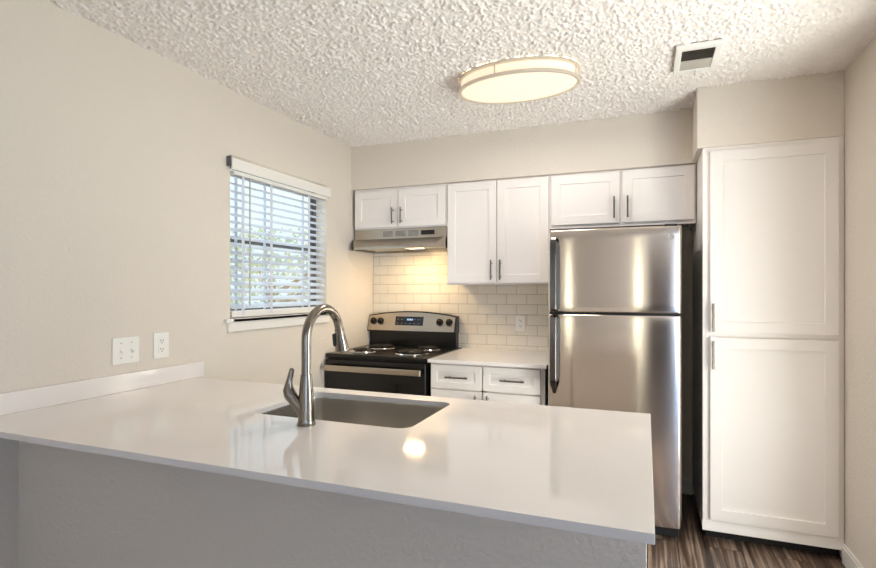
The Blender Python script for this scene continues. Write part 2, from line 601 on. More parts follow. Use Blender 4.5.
# ------------------------------------------------------------------ builders
def shaker(x0, x1, z0, z1, yf, th=0.019, stile=0.056, rec=0.009):
    """shaker front facing -y, front face at yf"""
    t = bmesh.new()
    o = [(x0, z0), (x1, z0), (x1, z1), (x0, z1)]
    i = [(x0 + stile, z0 + stile), (x1 - stile, z0 + stile), (x1 - stile, z1 - stile), (x0 + stile, z1 - stile)]
    V = {}
    for nme, pts, y in (('of', o, yf), ('if', i, yf), ('ir', i, yf + rec), ('ob', o, yf + th)):
        V[nme] = [t.verts.new((p[0], y, p[1])) for p in pts]
    for k in range(4):
        j = (k + 1) % 4
        t.faces.new((V['of'][k], V['of'][j], V['if'][j], V['if'][k]))
        t.faces.new((V['if'][k], V['if'][j], V['ir'][j], V['ir'][k]))
        t.faces.new((V['ob'][k], V['of'][k], V['of'][j], V['ob'][j]) if False else (V['of'][k], V['ob'][k], V['ob'][j], V['of'][j]))
    t.faces.new(V['ir'])
    t.faces.new(V['ob'][::-1])
    bmesh.ops.recalc_face_normals(t, faces=t.faces)
    es = [e for e in t.edges if e.calc_face_angle(0) > 0.5]
    bmesh.ops.bevel(t, geom=es, offset=0.0014, segments=2, profile=0.5, affect='EDGES')
    b = B()
    b.merge(t)
    return b


def bar_pull(p, length, axis, parent, out=0.032, r=0.0055, name='handle'):
    """p = centre on the door's front; axis 'z' or 'x'; stands out to -y"""
    x, y, z = p
    b = B()
    h = length / 2
    q = h * 0.68
    if axis == 'z':
        b.tube([(x, y - out, z - h), (x, y - out, z + h)], r, 14)
        for s in (-q, q):
            b.tube([(x, y + 0.0005, z + s), (x, y - out, z + s)], r * 0.8, 12)
    else:
        b.tube([(x - h, y - out, z), (x + h, y - out, z)], r, 14)
        for s in (-q, q):
            b.tube([(x + s, y + 0.0005, z), (x + s, y - out, z)], r * 0.8, 12)
    return obj(name, b, 'nickel', parent)


def wall_cabinet(label, x0, x1, z0, z1, doors, hz, hxs, group=None):
    t = thing('wall_cabinet', label, 'cabinet', ((x0 + x1) / 2, 0, z0), group)
    b = B()
    y1, yf = -0.011, -0.330
    w = 0.016
    b.box(x0, x0 + w, yf + 0.018, y1, z0, z1).box(x1 - w, x1, yf + 0.018, y1, z0, z1)
    b.box(x0 + w, x1 - w, yf + 0.018, y1, z0 + 0.012, z0 + 0.026).box(x0 + w, x1 - w, yf + 0.018, y1, z1 - w, z1)
    b.box(x0 + w, x1 - w, y1 - 0.006, y1, z0, z1)
    # face frame
    b.box(x0, x0 + 0.038, yf, yf + 0.018, z0, z1, 0.001).box(x1 - 0.038, x1, yf, yf + 0.018, z0, z1, 0.001)
    b.box(x0 + 0.038, x1 - 0.038, yf, yf + 0.018, z0, z0 + 0.035, 0.001).box(x0 + 0.038, x1 - 0.038, yf, yf + 0.018, z1 - 0.038, z1, 0.001)
    xm = (doors[0][1] + doors[1][0]) / 2
    b.box(xm - 0.03, xm + 0.03, yf, yf + 0.018, z0 + 0.035, z1 - 0.038, 0.001)
    obj('carcass', b, 'white', t)
    for (dx0, dx1, dz0, dz1), hx in zip(doors, hxs):
        d = obj('door', shaker(dx0, dx1, dz0, dz1, -0.351, 0.0205), 'white', t)
        bar_pull((hx, -0.351, hz[0]), hz[1], 'z', d)
    return t


# ------------------------------------------------------------------ wall cabinets
wall_cabinet('short white two-door cabinet over the range hood', 0.020, 0.772, 1.806, 2.110,
             ((0.031, 0.390, 1.815, 2.088), (0.396, 0.764, 1.815, 2.090)), (1.895, 0.118), (0.357, 0.427))
wall_cabinet('tall white two-door wall cabinet between the hood and the fridge', 0.774, 1.499, 1.386, 2.110,
             ((0.783, 1.139, 1.398, 2.098), (1.146, 1.492, 1.398, 2.096)), (1.487, 0.135), (1.108, 1.172))
wall_cabinet('wide short white cabinet directly above the refrigerator', 1.501, 2.373, 1.752, 2.110,
             ((1.514, 1.936, 1.774, 2.094), (1.957, 2.362, 1.774, 2.098)), (1.868, 0.135), (1.907, 1.987))

# ------------------------------------------------------------------ pantry
t = thing('pantry_cabinet', 'full-height white pantry cabinet with two tall doors beside the fridge', 'cabinet', (2.70, -0.1, 0))
b = B()
px0, px1, pyf = 2.377, XR - 0.002, -0.690
b.box(px0, px0 + 0.018, pyf + 0.018, -0.001, 0.062, 2.112).box(px1 - 0.018, px1, pyf + 0.018, -0.001, 0.062, 2.112)
b.box(px0 + 0.018, px1 - 0.018, -0.012, -0.001, 0.062, 2.112).box(px0 + 0.018, px1 - 0.018, pyf + 0.018, -0.012, 2.094, 2.112)
b.box(px0 + 0.018, px1 - 0.018, pyf + 0.018, -0.012, 0.095, 0.113).box(px0 + 0.018, px1 - 0.018, pyf + 0.018, -0.012, 1.10, 1.118)
b.box(px0, px0 + 0.045, pyf, pyf + 0.018, 0.062, 2.112, 0.001).box(px1 - 0.05, px1, pyf, pyf + 0.018, 0.062, 2.112, 0.001)
b.box(px0 + 0.045, px1 - 0.05, pyf, pyf + 0.018, 0.062, 0.14, 0.001).box(px0 + 0.045, px1 - 0.05, pyf, pyf + 0.018, 2.06, 2.112, 0.001)
b.box(px0 + 0.045, px1 - 0.05, pyf, pyf + 0.018, 1.08, 1.14, 0.001)
obj('carcass', b, 'white', t)
b = B()
b.prism([(pyf - 0.010, 0.062), (pyf + 0.001, 0.062), (pyf + 0.001, 0.112), (pyf - 0.002, 0.110), (pyf - 0.004, 0.092), (pyf - 0.010, 0.080)], 0, px0 - 0.002, px1)
obj('base_moulding', b, 'white', t)
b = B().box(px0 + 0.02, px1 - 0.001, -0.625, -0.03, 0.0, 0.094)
obj('toe_kick', b, 'toe', t)
d = obj('door', shaker(2.412, 2.980, 1.124, 2.086, -0.711, 0.0205, 0.057), 'white', t)
bar_pull((2.424, -0.711, 1.203), 0.150, 'z', d, out=0.026)
d = obj('door', shaker(2.412, 2.980, 0.126, 1.097, -0.711, 0.0205, 0.057), 'white', t)
bar_pull((2.424, -0.711, 1.005), 0.150, 'z', d, out=0.026)

# ------------------------------------------------------------------ base cabinet and its counter
t = thing('base_cabinet', 'white base cabinet with two drawers between the range and fridge', 'cabinet', (1.16, -0.1, 0))
b = B()
cx0, cx1, cyf = 0.794, 1.532, -0.690
b.box(cx0, cx0 + 0.016, cyf + 0.018, -0.011, 0.0, 0.884).box(cx1 - 0.016, cx1, cyf + 0.018, -0.011, 0.0, 0.884)
b.box(cx0 + 0.016, cx1 - 0.016, -0.02, -0.011, 0.1, 0.884).box(cx0 + 0.016, cx1 - 0.016, cyf + 0.018, -0.02, 0.10, 0.116)
b.box(cx0 + 0.016, cx1 - 0.016, cyf + 0.06, -0.02, 0.866, 0.884)
b.box(cx0, cx0 + 0.04, cyf, cyf + 0.018, 0.1, 0.884, 0.001).box(cx1 - 0.04, cx1, cyf, cyf + 0.018, 0.1, 0.884, 0.001)
for z0, z1 in ((0.862, 0.884), (0.695, 0.735), (0.1, 0.13)):
    b.box(cx0 + 0.04, cx1 - 0.04, cyf, cyf + 0.018, z0, z1, 0.001)
b.box(1.13, 1.17, cyf, cyf + 0.018, 0.13, 0.862, 0.001)
obj('carcass', b, 'white', t)
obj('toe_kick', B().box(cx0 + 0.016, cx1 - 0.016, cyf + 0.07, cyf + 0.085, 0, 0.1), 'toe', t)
for x0, x1 in ((0.803, 1.144), (1.153, 1.507)):
    d = obj('drawer', shaker(x0, x1, 0.722, 0.872, -0.711, 0.0205, 0.042, 0.008), 'white', t)
    bar_pull(((x0 + x1) / 2 + 0.01, -0.703, 0.797), 0.15, 'x', d, out=0.036, name='pull')
for x0, x1, hx in ((0.803, 1.144, 1.108), (1.153, 1.507, 1.186)):
    d = obj('door', shaker(x0, x1, 0.128, 0.712, -0.711, 0.0205), 'white', t)
    bar_pull((hx, -0.711, 0.632), 0.135, 'z', d)
b = B().box(0.792, 1.549, -0.738, -0.0105, 0.885, 0.906, 0.0015)
props(obj('countertop', b, 'quartz', loc=(1.17, -0.3, 0.885)), 'small white quartz worktop between the range and refrigerator', 'countertop')

# ------------------------------------------------------------------ peninsula
SX0, SX1, SY0, SY1 = 0.775, 1.400, -2.362, -1.945
ZT, TK = 0.914, 0.020
bm = bmesh.new()
CX1, CY0, CY1 = 2.108, -2.845, -1.860
outer = [Vector((0.001, CY0, ZT)), Vector((CX1, CY0, ZT)), Vector((CX1, CY1, ZT)), Vector((0.001, CY1, ZT))]
inner = rrect(SX0, SX1, SY0, SY1, 0.045, ZT)
es = []
for lp in (outer, inner):
    vs = [bm.verts.new(p) for p in lp]
    for i in range(len(vs)):
        es.append(bm.edges.new((vs[i], vs[(i + 1) % len(vs)])))
fill = bmesh.ops.triangle_fill(bm, edges=es, use_beauty=True, use_dissolve=False)
faces = [f for f in bm.faces]
ext = bmesh.ops.extrude_face_region(bm, geom=faces)
vs = [v for v in ext['geom'] if isinstance(v, bmesh.types.BMVert)]
bmesh.ops.translate(bm, verts=vs, vec=(0, 0, -TK))
bmesh.ops.recalc_face_normals(bm, faces=bm.faces)
bmesh.ops.bevel(bm, geom=[e for e in bm.edges if len(e.link_faces) == 2 and e.calc_face_angle(0) > 1.2], offset=0.0016, segments=2, profile=0.5, affect='EDGES')
pc = obj('countertop', bm, 'quartz', loc=(1.05, -2.36, 0.894))
props(pc, 'long white quartz peninsula top with a cutout for the sink', 'countertop')
b = B().box(0.0005, 0.020, CY0, -1.815, 0.9145, 0.990, 0.0015)
props(obj('counter_upstand', b, 'quartz', loc=(0.01, -2.4, 0.9145)), 'low white quartz strip standing along the left wall', 'backsplash')

t = thing('peninsula_cabinet', 'white sink base cabinet under the peninsula top', 'cabinet', (1.05, -2.2, 0))
b = B()
b.box(0.002, 0.020, -2.533, -1.915, 0.0, 0.892).box(2.074, 2.092, -2.533, -1.915, 0, 0.892)
b.box(0.020, 2.074, -2.533, -2.521, 0.1, 0.892).box(0.020, 2.074, -2.521, -1.915, 0.1, 0.116)
for x in (0.70, 1.46):
    b.box(x - 0.009, x + 0.009, -2.521, -1.915, 0.116, 0.892)
b.box(0.020, 2.074, -1.915, -1.897, 0.855, 0.892).box(0.020, 2.074, -1.915, -1.897, 0.1, 0.13)
obj('carcass', b, 'white', t)
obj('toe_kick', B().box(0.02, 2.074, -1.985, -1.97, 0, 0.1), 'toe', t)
for x0, x1 in ((0.03, 0.36), (0.365, 0.69), (0.71, 1.078), (1.082, 1.45), (1.47, 1.76), (1.765, 2.065)):
    b = shaker(x0, x1, 0.135, 0.85, 1.897 - 0.0205 + 0.0, 0.0205)
    for v in b.bm.verts:
        v.co.y = -v.co.y
    bmesh.ops.reverse_faces(b.bm, faces=b.bm.faces)
    d = obj('door', b, 'white', t)

# undermount sink
t = thing('sink', 'rectangular stainless undermount sink set into the peninsula top', 'sink', (1.09, -2.15, 0.68))
b = B()
L_ = [rrect(SX0 - 0.02, SX1 + 0.02, SY0 - 0.02, SY1 + 0.02, 0.06, 0.8930),
      rrect(SX0 - 0.004, SX1 + 0.004, SY0 - 0.004, SY1 + 0.004, 0.049, 0.8930),
      rrect(SX0 - 0.003, SX1 + 0.003, SY0 - 0.003, SY1 + 0.003, 0.048, 0.885),
      rrect(SX0 - 0.001, SX1 + 0.001, SY0 - 0.001, SY1 + 0.001, 0.048, 0.73)]
for k in range(1, 7):
    a = math.radians(15 * k)
    off = 0.03 * (1 - math.cos(a))
    L_.append(rrect(SX0 + off, SX1 - off, SY0 + off, SY1 - off, max(0.02, 0.048 - off * 0.5), 0.73 - 0.03 * math.sin(a)))
dc = Vector((1.09, -2.15, 0))
for f_, dz in ((0.6, 0.004), (0.25, 0.008)):
    L_.append([Vector((dc.x + (p.x - dc.x) * f_, dc.y + (p.y - dc.y) * f_, 0.70 - dz)) for p in L_[9]])
L_.append([Vector((dc.x + 0.045 * math.cos(math.atan2(p.y - dc.y, p.x - dc.x)), dc.y + 0.045 * math.sin(math.atan2(p.y - dc.y, p.x - dc.x)), 0.690)) for p in L_[9]])
b.loft(L_, cap0=False, cap1=True)
sk = obj('basin', b, 'sink', t)
sm = sk.modifiers.new('thickness', 'SOLIDIFY')
sm.thickness = 0.0015
sm.offset = 0
b = B().torus((dc.x, dc.y, 0.6925), 0.040, 0.040, 0.004, 40, 8)
b.cyl((dc.x, dc.y, 0.689), (dc.x, dc.y, 0.692), 0.038)
obj('drain', b, 'chrome', t)

# faucet
FX, FY = 1.073, -2.432
t = thing('faucet', 'tall brushed nickel gooseneck faucet standing on the peninsula beside the sink', 'faucet', (FX, FY, ZT))
b = B()
prof = [(0.030, 0.9142), (0.030, 0.920), (0.0275, 0.923), (0.0265, 0.935), (0.0255, 0.97), (0.0235, 1.01), (0.0208, 1.045), (0.0185, 1.068), (0.0182, 1.074), (0.0182, 1.076)]
b.loft([[Vector((FX + r * math.cos(2 * math.pi * k / 32), FY + r * math.sin(2 * math.pi * k / 32), z_)) for k in range(32)] for r, z_ in prof])
# boss reaching out to the lever
dirh = Vector((-0.93, -0.30, 0)).normalized()
pb = [Vector((FX, FY, 0.955)) + dirh * 0.004, Vector((FX, FY, 0.972)) + dirh * 0.02, Vector((FX, FY, 0.992)) + dirh * 0.038, Vector((FX, FY, 1.003)) + dirh * 0.047]
b.tube(pb, [0.022, 0.021, 0.0195, 0.019], 20)
obj('body', b, 'nickel', t)
b = B()
hp = [Vector((FX, FY, 1.001)) + dirh * 0.0455, Vector((FX, FY, 1.012)) + dirh * 0.054, Vector((FX, FY, 1.028)) + dirh * 0.0585, Vector((FX, FY, 1.045)) + dirh * 0.057,
      Vector((FX, FY, 1.062)) + dirh * 0.054, Vector((FX, FY, 1.080)) + dirh * 0.050, Vector((FX, FY, 1.093)) + dirh * 0.047, Vector((FX, FY, 1.097)) + dirh * 0.046]
b.tube(hp, [0.020, 0.0205, 0.0175, 0.0125, 0.0098, 0.0090, 0.0080, 0.003], 20)
obj('lever_handle', b, 'nickel', t)
b = B()
RA = 0.100
path = [(FX, FY, 1.073), (FX, FY, 1.12), (FX, FY, 1.16), (FX, FY, 1.186)]
for k in range(1, 23):
    a = math.radians(7.7 * k)
    path.append((FX, FY + RA - RA * math.cos(a), 1.186 + RA * math.sin(a)))
b.tube(path, 0.0156, 20)
obj('spout', b, 'nickel', t)
e0, e1 = Vector(path[-2]), Vector(path[-1])
dd = (e1 - e0).normalized()
b = B()
b.tube([e1 - dd * 0.004, e1 + dd * 0.012, e1 + dd * 0.018, e1 + dd * 0.04, e1 + dd * 0.072, e1 + dd * 0.076], [0.0172, 0.0172, 0.0182, 0.0215, 0.0255, 0.0225], 24)
sp = obj('spray_head', b, 'nickel', t)
b = B()
bp_ = e1 + dd * 0.034 + Vector((-0.0155, -0.0155, 0))
b.tube([bp_ - dd * 0.022, bp_ - dd * 0.018, bp_ + dd * 0.018, bp_ + dd * 0.024], [0.004, 0.0065, 0.0085, 0.006], 12)
obj('spray_button', b, 'blackmatte', sp)

# ------------------------------------------------------------------ range
t = thing('range', 'black and stainless electric coil range against the left wall', 'stove', (0.394, -0.36, 0))
rx0, rx1 = 0.013, 0.776
b = B()
b.box(rx0, rx1, -0.690, -0.02, 0.06, 0.880, 0.003)
for fx in (0.06, 0.73):
    for fy in (-0.64, -0.08):
        b.cyl((fx, fy, 0.0), (fx, fy, 0.062), 0.018, seg=14)
obj('body', b, 'black', t)
b = B()
b.box(rx0 - 0.003, rx1 + 0.003, -0.716, -0.10, 0.880, 0.909, 0.006, 3)
b.box(rx0, rx1, -0.105, -0.014, 0.880, 0.907, 0.003)
ct = obj('cooktop', b, 'black', t)
for (bx, by, r) in ((0.205, -0.53, 0.078), (0.575, -0.50, 0.100), (0.205, -0.245, 0.100), (0.585, -0.225, 0.078)):
    pan = B()
    R0 = r + 0.016
    pan.loft([[Vector((bx + q * math.cos(2 * math.pi * k / 40), by + q * math.sin(2 * math.pi * k / 40), z_)) for k in range(40)]
              for q, z_ in ((R0 + 0.004, 0.9092), (R0 + 0.002, 0.913), (R0 - 0.004, 0.914), (R0 - 0.010, 0.9125), (R0 * 0.55, 0.9105), (0.02, 0.9100))], cap0=False, cap1=True)
    p_ = obj('drip_pan', pan, 'chrome', ct)
    pts = []
    turns = 4 if r > 0.09 else 3
    n = turns * 28
    for k in range(n + 1):
        a = 2 * math.pi * k / 28
        q = 0.018 + (r - 0.018) * k / n
        pts.append((bx + q * math.cos(a), by + q * math.sin(a), 0.9235))
    c = B()
    c.tube(pts, 0.0046, 8)
    for a0 in (0.3, 0.3 + 2.094, 0.3 + 4.189):
        c.box(-0.001, 0.001, 0, 0.001, 0, 0.001) if False else c.tube([(bx + 0.012 * math.cos(a0), by + 0.012 * math.sin(a0), 0.9155), (bx + (r + 0.006) * math.cos(a0), by + (r + 0.006) * math.sin(a0), 0.9155)], 0.0028, 6)
    obj('burner_coil', c, 'iron', ct)
# oven door with towel-bar handle
b = B()
b.box(rx0 + 0.004, rx1 - 0.004, -0.728, -0.691, 0.262, 0.868, 0.006, 3)
dr = obj('oven_door', b, 'black', t)
b = B().box(0.115, 0.665, -0.7295, -0.724, 0.40, 0.735, 0.004)
obj('oven_window', b, 'glass_black', dr)
b = B()
b.box(0.036, 0.757, -0.784, -0.766, 0.797, 0.836, 0.005, 3)
for hx in (0.072, 0.722):
    b.box(hx - 0.014, hx + 0.014, -0.768, -0.726, 0.804, 0.829, 0.003)
obj('oven_handle', b, 'steel2', dr)
b = B().box(rx0 + 0.004, rx1 - 0.004, -0.725, -0.691, 0.070, 0.252, 0.006, 3)
obj('storage_drawer', b, 'black', t)
# backguard
bgd = obj('backguard', B().box(0.014, 0.750, -0.078, -0.0125, 0.908, 1.024, 0.004), 'black', t)
def arch(x):
    u = (x - 0.378) / 0.375
    return 1.182 - 0.034 * u * u
xs = [-0.002 + 0.756 * i / 24 for i in range(25)]
bx = B()
pts = [(xs[0], 1.022)] + [(x, arch(x)) for x in xs] + [(xs[-1], 1.022)]
bx.prism(pts[::-1], 1, -0.072, -0.0125, 0.0)
# lean the panel: bring the bottom forward
for v in bx.bm.verts:
    if v.co.y < -0.05:
        v.co.y = -0.108 + (v.co.z - 1.022) * 0.30
obj('backguard_shell', bx, 'black', t)
xs2 = [0.006 + 0.738 * i / 24 for i in range(25)]
bx = B()
pts = [(xs2[0], 1.030)] + [(x, arch(x) - 0.009) for x in xs2] + [(xs2[-1], 1.030)]
bx.prism(pts[::-1], 1, -0.110, -0.090, 0.0)
for v in bx.bm.verts:
    if v.co.y < -0.1:
        v.co.y = -0.1125 + (v.co.z - 1.022) * 0.30
    else:
        v.co.y = -0.104 + (v.co.z - 1.022) * 0.30
pan = obj('control_panel', bx, 'steel2', t)
def py(z):
    return -0.1125 + (z - 1.022) * 0.30
b = B()
zc = 1.103
b.prism([(0.245, 1.072), (0.484, 1.072), (0.484, 1.140), (0.245, 1.140)], 1, -0.001, 0.004)
for v in b.bm.verts:
    v.co.y += py(v.co.z) - 0.0005
ds = obj('display', b, 'screen', pan)
b = B()
for k in range(4):
    b.box(0.346 + k * 0.013, 0.355 + k * 0.013, -0.0035, -0.0005, 1.110, 1.124)
for v in b.bm.verts:
    v.co.y += py(v.co.z)
obj('clock_digits', b, 'lit', ds)
for k in range(6):
    for z_ in (1.084, 1.114):
        if 0.335 < 0.265 + k * 0.036 < 0.40 and z_ > 1.09:
            continue
        b = B()
        b.box(0.259 + k * 0.036, 0.273 + k * 0.036, -0.0032, -0.0005, z_, z_ + 0.006)
        for v in b.bm.verts:
            v.co.y += py(v.co.z)
        obj('button', b, 'button', ds)
for kx in (0.052, 0.114, 0.622, 0.700):
    b = B()
    y0 = py(zc)
    b.cyl((kx, y0 + 0.001, zc), (kx, y0 - 0.006, zc - 0.002), 0.028, 0.0265, 28)
    b.cyl((kx, y0 - 0.006, zc - 0.002), (kx, y0 - 0.024, zc - 0.007), 0.022, 0.0195, 28)
    b.box(kx - 0.0045, kx + 0.0045, y0 - 0.034, y0 - 0.022, zc - 0.024, zc + 0.011, 0.002)
    obj('knob', b, 'blackmatte', pan)

# ------------------------------------------------------------------ range hood
t = thing('range_hood', 'stainless under-cabinet range hood above the stove', 'range hood', (0.395, -0.1, 1.65))
hx0, hx1 = 0.012, 0.768
b = B()
b.box(hx0, hx1, -0.322, -0.010, 1.728, 1.8055, 0.002)
obj('housing', b, 'steel2', t)
b = B()
# canopy: mitred ends, flares out towards the lower lip, open below
def cl(y, xa, xb, z_, dy=0.0):
    return [Vector((xa, -0.345, z_)), Vector((xb, y, z_)), Vector((hx1 - (xb - hx0), y, z_)), Vector((hx1 - (xa - hx0), -0.345, z_)),
            Vector((hx1, -0.010, z_)), Vector((hx0, -0.010, z_))]
lo = [(-0.44, 0.075, 1.648), (-0.44, 0.075, 1.664), (-0.352, 0.022, 1.728)]
loops = []
for y_, xb, z_ in lo:
    loops.append([Vector((hx0, -0.35, z_)), Vector((xb, y_, z_)), Vector((hx1 - (xb - hx0), y_, z_)), Vector((hx1, -0.35, z_)),
                  Vector((hx1, -0.010, z_)), Vector((hx0, -0.010, z_))])
inn = [[Vector((p.x + (0.012 if p.x < 0.4 else -0.012), p.y + (0.012 if p.y < -0.2 else -0.012), 1.648)) for p in loops[0]],
       [Vector((p.x + (0.012 if p.x < 0.4 else -0.012), p.y + (0.012 if p.y < -0.2 else -0.012), 1.668)) for p in loops[0]]]
b.loft([inn[1], inn[0], loops[0], loops[1], loops[2]], cap0=True, cap1=True)
obj('canopy', b, 'steel2', t, smooth=20)
b = B()
for k in range(3):
    x0 = 0.250 + k * 0.105
    b.box(x0, x0 + 0.094, -0.3250, -0.3215, 1.744, 1.792, 0.001)
obj('vent_grille', b, 'greyplate', t)
b = B()
for k in range(3):
    for j in range(5):
        x0 = 0.256 + k * 0.105
        b.box(x0, x0 + 0.082, -0.3262, -0.3245, 1.749 + j * 0.0085, 1.7525 + j * 0.0085)
obj('vent_slot', b, 'dark', t)
b = B().box(0.567, 0.672, -0.3255, -0.3215, 1.752, 1.785, 0.001)
sw = obj('control_strip', b, 'blackmatte', t)
for k in range(2):
    obj('rocker_switch', B().box(0.588 + k * 0.045, 0.606 + k * 0.045, -0.3285, -0.325, 1.763, 1.774, 0.001), 'dark', sw)
b = B().box(0.08, 0.33, -0.33, -0.09, 1.658, 1.667, 0.002)
obj('grease_filter', b, 'greyplate', t)
b = B().box(0.43, 0.55, -0.31, -0.22, 1.657, 1.667, 0.004)
obj('hood_lamp', b, 'bulb', t)
hl = bpy.data.lights.new('hood_lamp_light', 'AREA')
hl.shape = 'RECTANGLE'
hl.size, hl.size_y = 0.13, 0.09
hl.energy = 2.9
hl.color = (1.0, 0.70, 0.36)
ho = bpy.data.objects.new('hood_lamp_light', hl)
COL.objects.link(ho)
ho.location = (0.49, -0.265, 1.652)

# ------------------------------------------------------------------ refrigerator
t = thing('refrigerator', 'stainless top-freezer refrigerator between the base cabinet and pantry', 'refrigerator', (1.917, -0.4, 0))
fx0, fx1, fyf = 1.563, 2.270, -0.790
b = B()
b.box(fx0 + 0.006, fx1 - 0.006, -0.715, -0.03, 0.045, 1.684, 0.004)
for x in (fx0 + 0.06, fx1 - 0.06):
    for y in (-0.66, -0.09):
        b.cyl((x, y, 0.0), (x, y, 0.048), 0.02, seg=14)
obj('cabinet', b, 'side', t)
b = B().box(fx0 + 0.012, fx1 - 0.012, -0.735, -0.712, 0.012, 0.062, 0.003)
obj('base_grille', b, 'blackmatte', t)


def fridge_door(z0, z1):
    nx, nz = 40, 40
    bt = bmesh.new()
    def yy(u, w):
        y = fyf + 0.013 * abs(u) ** 2.2
        e = max(0.0, abs(u) - 0.955) / 0.045
        y += 0.016 * (1 - math.sqrt(max(0.0, 1 - e * e)))
        # the sheet rolls back at the top and bottom edge
        dz = min(w * (z1 - z0), (1 - w) * (z1 - z0))
        s = max(0.0, 1 - dz / 0.055)
        y += 0.0035 * s * s
        s = max(0.0, 1 - dz / 0.006)
        y += 0.005 * s * s
        return y
    us = sorted(set([-1 + 2 * i / nx for i in range(nx + 1)] + [s * q for s in (-1, 1) for q in (0.965, 0.975, 0.985, 0.992, 0.997)]))
    hgt = z1 - z0
    ws = sorted(set([i / nz for i in range(nz + 1)] + [q / hgt for q in (0.0015, 0.003, 0.0045, 0.006)] + [1 - q / hgt for q in (0.0015, 0.003, 0.0045, 0.006)]))
    xm, hw = (fx0 + fx1) / 2, (fx1 - fx0) / 2
    G = [[bt.verts.new((xm + u * hw, yy(u, w), z0 + w * hgt)) for u in us] for w in ws]
    for a, c in zip(G, G[1:]):
        for k in range(len(us) - 1):
            bt.faces.new((a[k], a[k + 1], c[k + 1], c[k]))
    ring = G[0][:] + [r[-1] for r in G[1:]] + G[-1][-2::-1] + [r[0] for r in G[-2:0:-1]]
    back = [bt.verts.new((v.co.x, -0.722, v.co.z)) for v in ring]
    n = len(ring)
    for k in range(n):
        bt.faces.new((ring[k], back[k], back[(k + 1) % n], ring[(k + 1) % n]))
    bt.faces.new(back)
    bmesh.ops.recalc_face_normals(bt, faces=bt.faces)
    q = B()
    q.merge(bt)
    return q


fd = obj('freezer_door', fridge_door(1.223, 1.694), 'steel', t, smooth=50)
rd = obj('fresh_food_door', fridge_door(0.072, 1.211), 'steel', t, smooth=50)
b = B().box(fx0 + 0.008, fx1 - 0.008, -0.76, -0.716, 1.2095, 1.2245)
obj('door_gasket', b, 'blackmatte', t)
b = B().box(fx1 - 0.085, fx1 - 0.02, -0.775, -0.66, 1.6945, 1.704, 0.003)
obj('hinge_cover', b, 'blackmatte', t)


def strap_handle(zs, yo, x, w0, parent):
    """flat vertical bar standing off the door; zs list of (z, stand-off, half width)"""
    loops = []
    for z_, off, hw, tk in zs:
        yv = yo - off
        loops.append([Vector((x - hw, yv + tk, z_)), Vector((x - hw * 0.85, yv, z_)), Vector((x + hw * 0.85, yv, z_)), Vector((x + hw, yv + tk, z_))])
    q = B()
    q.loft(loops)
    return q


yd = fyf + 0.009
hm = 'handle'
zs = [(1.228, -0.002, 0.018, 0.006), (1.232, 0.030, 0.018, 0.010), (1.240, 0.058, 0.018, 0.008), (1.30, 0.062, 0.018, 0.008), (1.45, 0.062, 0.018, 0.008),
      (1.60, 0.060, 0.018, 0.008), (1.632, 0.054, 0.017, 0.012), (1.648, 0.026, 0.016, 0.012), (1.655, -0.002, 0.015, 0.006)]
obj('handle', strap_handle(zs, yd, 1.601, 0.018, fd), hm, fd)
obj('handle_side_shadow', B().box(1.587, 1.618, yd - 0.052, yd - 0.0005, 1.236, 1.628, 0.003), 'blackmatte', fd)  # black handle side, also standing in for the gap's shadow
zs = [(1.206, -0.002, 0.018, 0.006), (1.202, 0.030, 0.018, 0.010), (1.194, 0.058, 0.018, 0.008), (1.12, 0.062, 0.018, 0.008), (0.98, 0.062, 0.018, 0.008),
      (0.845, 0.060, 0.018, 0.008), (0.810, 0.050, 0.017, 0.012), (0.785, 0.020, 0.015, 0.012), (0.752, -0.002, 0.010, 0.006)]
obj('handle', strap_handle(zs[::-1], yd, 1.601, 0.018, rd), hm, rd)
obj('handle_side_shadow', B().box(1.587, 1.618, yd - 0.052, yd - 0.0005, 0.822, 1.196, 0.003), 'blackmatte', rd)  # black side and gap shadow, as on the freezer handle
# round emblem with a scrolled monogram
ex, ez, ey = 2.219, 1.634, fyf + 0.013 * 0.72
b = B()
b.cyl((ex, ey + 0.004, ez), (ex, ey - 0.003, ez), 0.0165, seg=32)
em = obj('emblem', b, 'emblem', fd)
b = B()
def circ(cx, cz, r, a0, a1, n=22):
    return [(cx + r * math.cos(math.radians(a0 + (a1 - a0) * k / n)), ey - 0.0036, cz + r * math.sin(math.radians(a0 + (a1 - a0) * k / n))) for k in range(n + 1)]
b.tube(circ(ex, ez, 0.0145, 0, 360), 0.0011, 6)
b.tube(circ(ex - 0.004, ez + 0.001, 0.0045, 60, 350), 0.0009, 6)
b.tube(circ(ex + 0.005, ez + 0.001, 0.0040, 20, 330), 0.0009, 6)
b.tube([(ex - 0.0005, ey - 0.0036, ez + 0.001), (ex - 0.001, ey - 0.0036, ez - 0.006), (ex - 0.006, ey - 0.0036, ez - 0.008)], 0.0009, 6)
obj('monogram', b, 'trim', em)
b = B()
ly = fyf + 0.013 * 0.70
b.cyl((2.214, ly + 0.004, 0.835), (2.214, ly - 0.003, 0.835), 0.0055, seg=18)
obj('lock_button', b, 'chrome', rd)

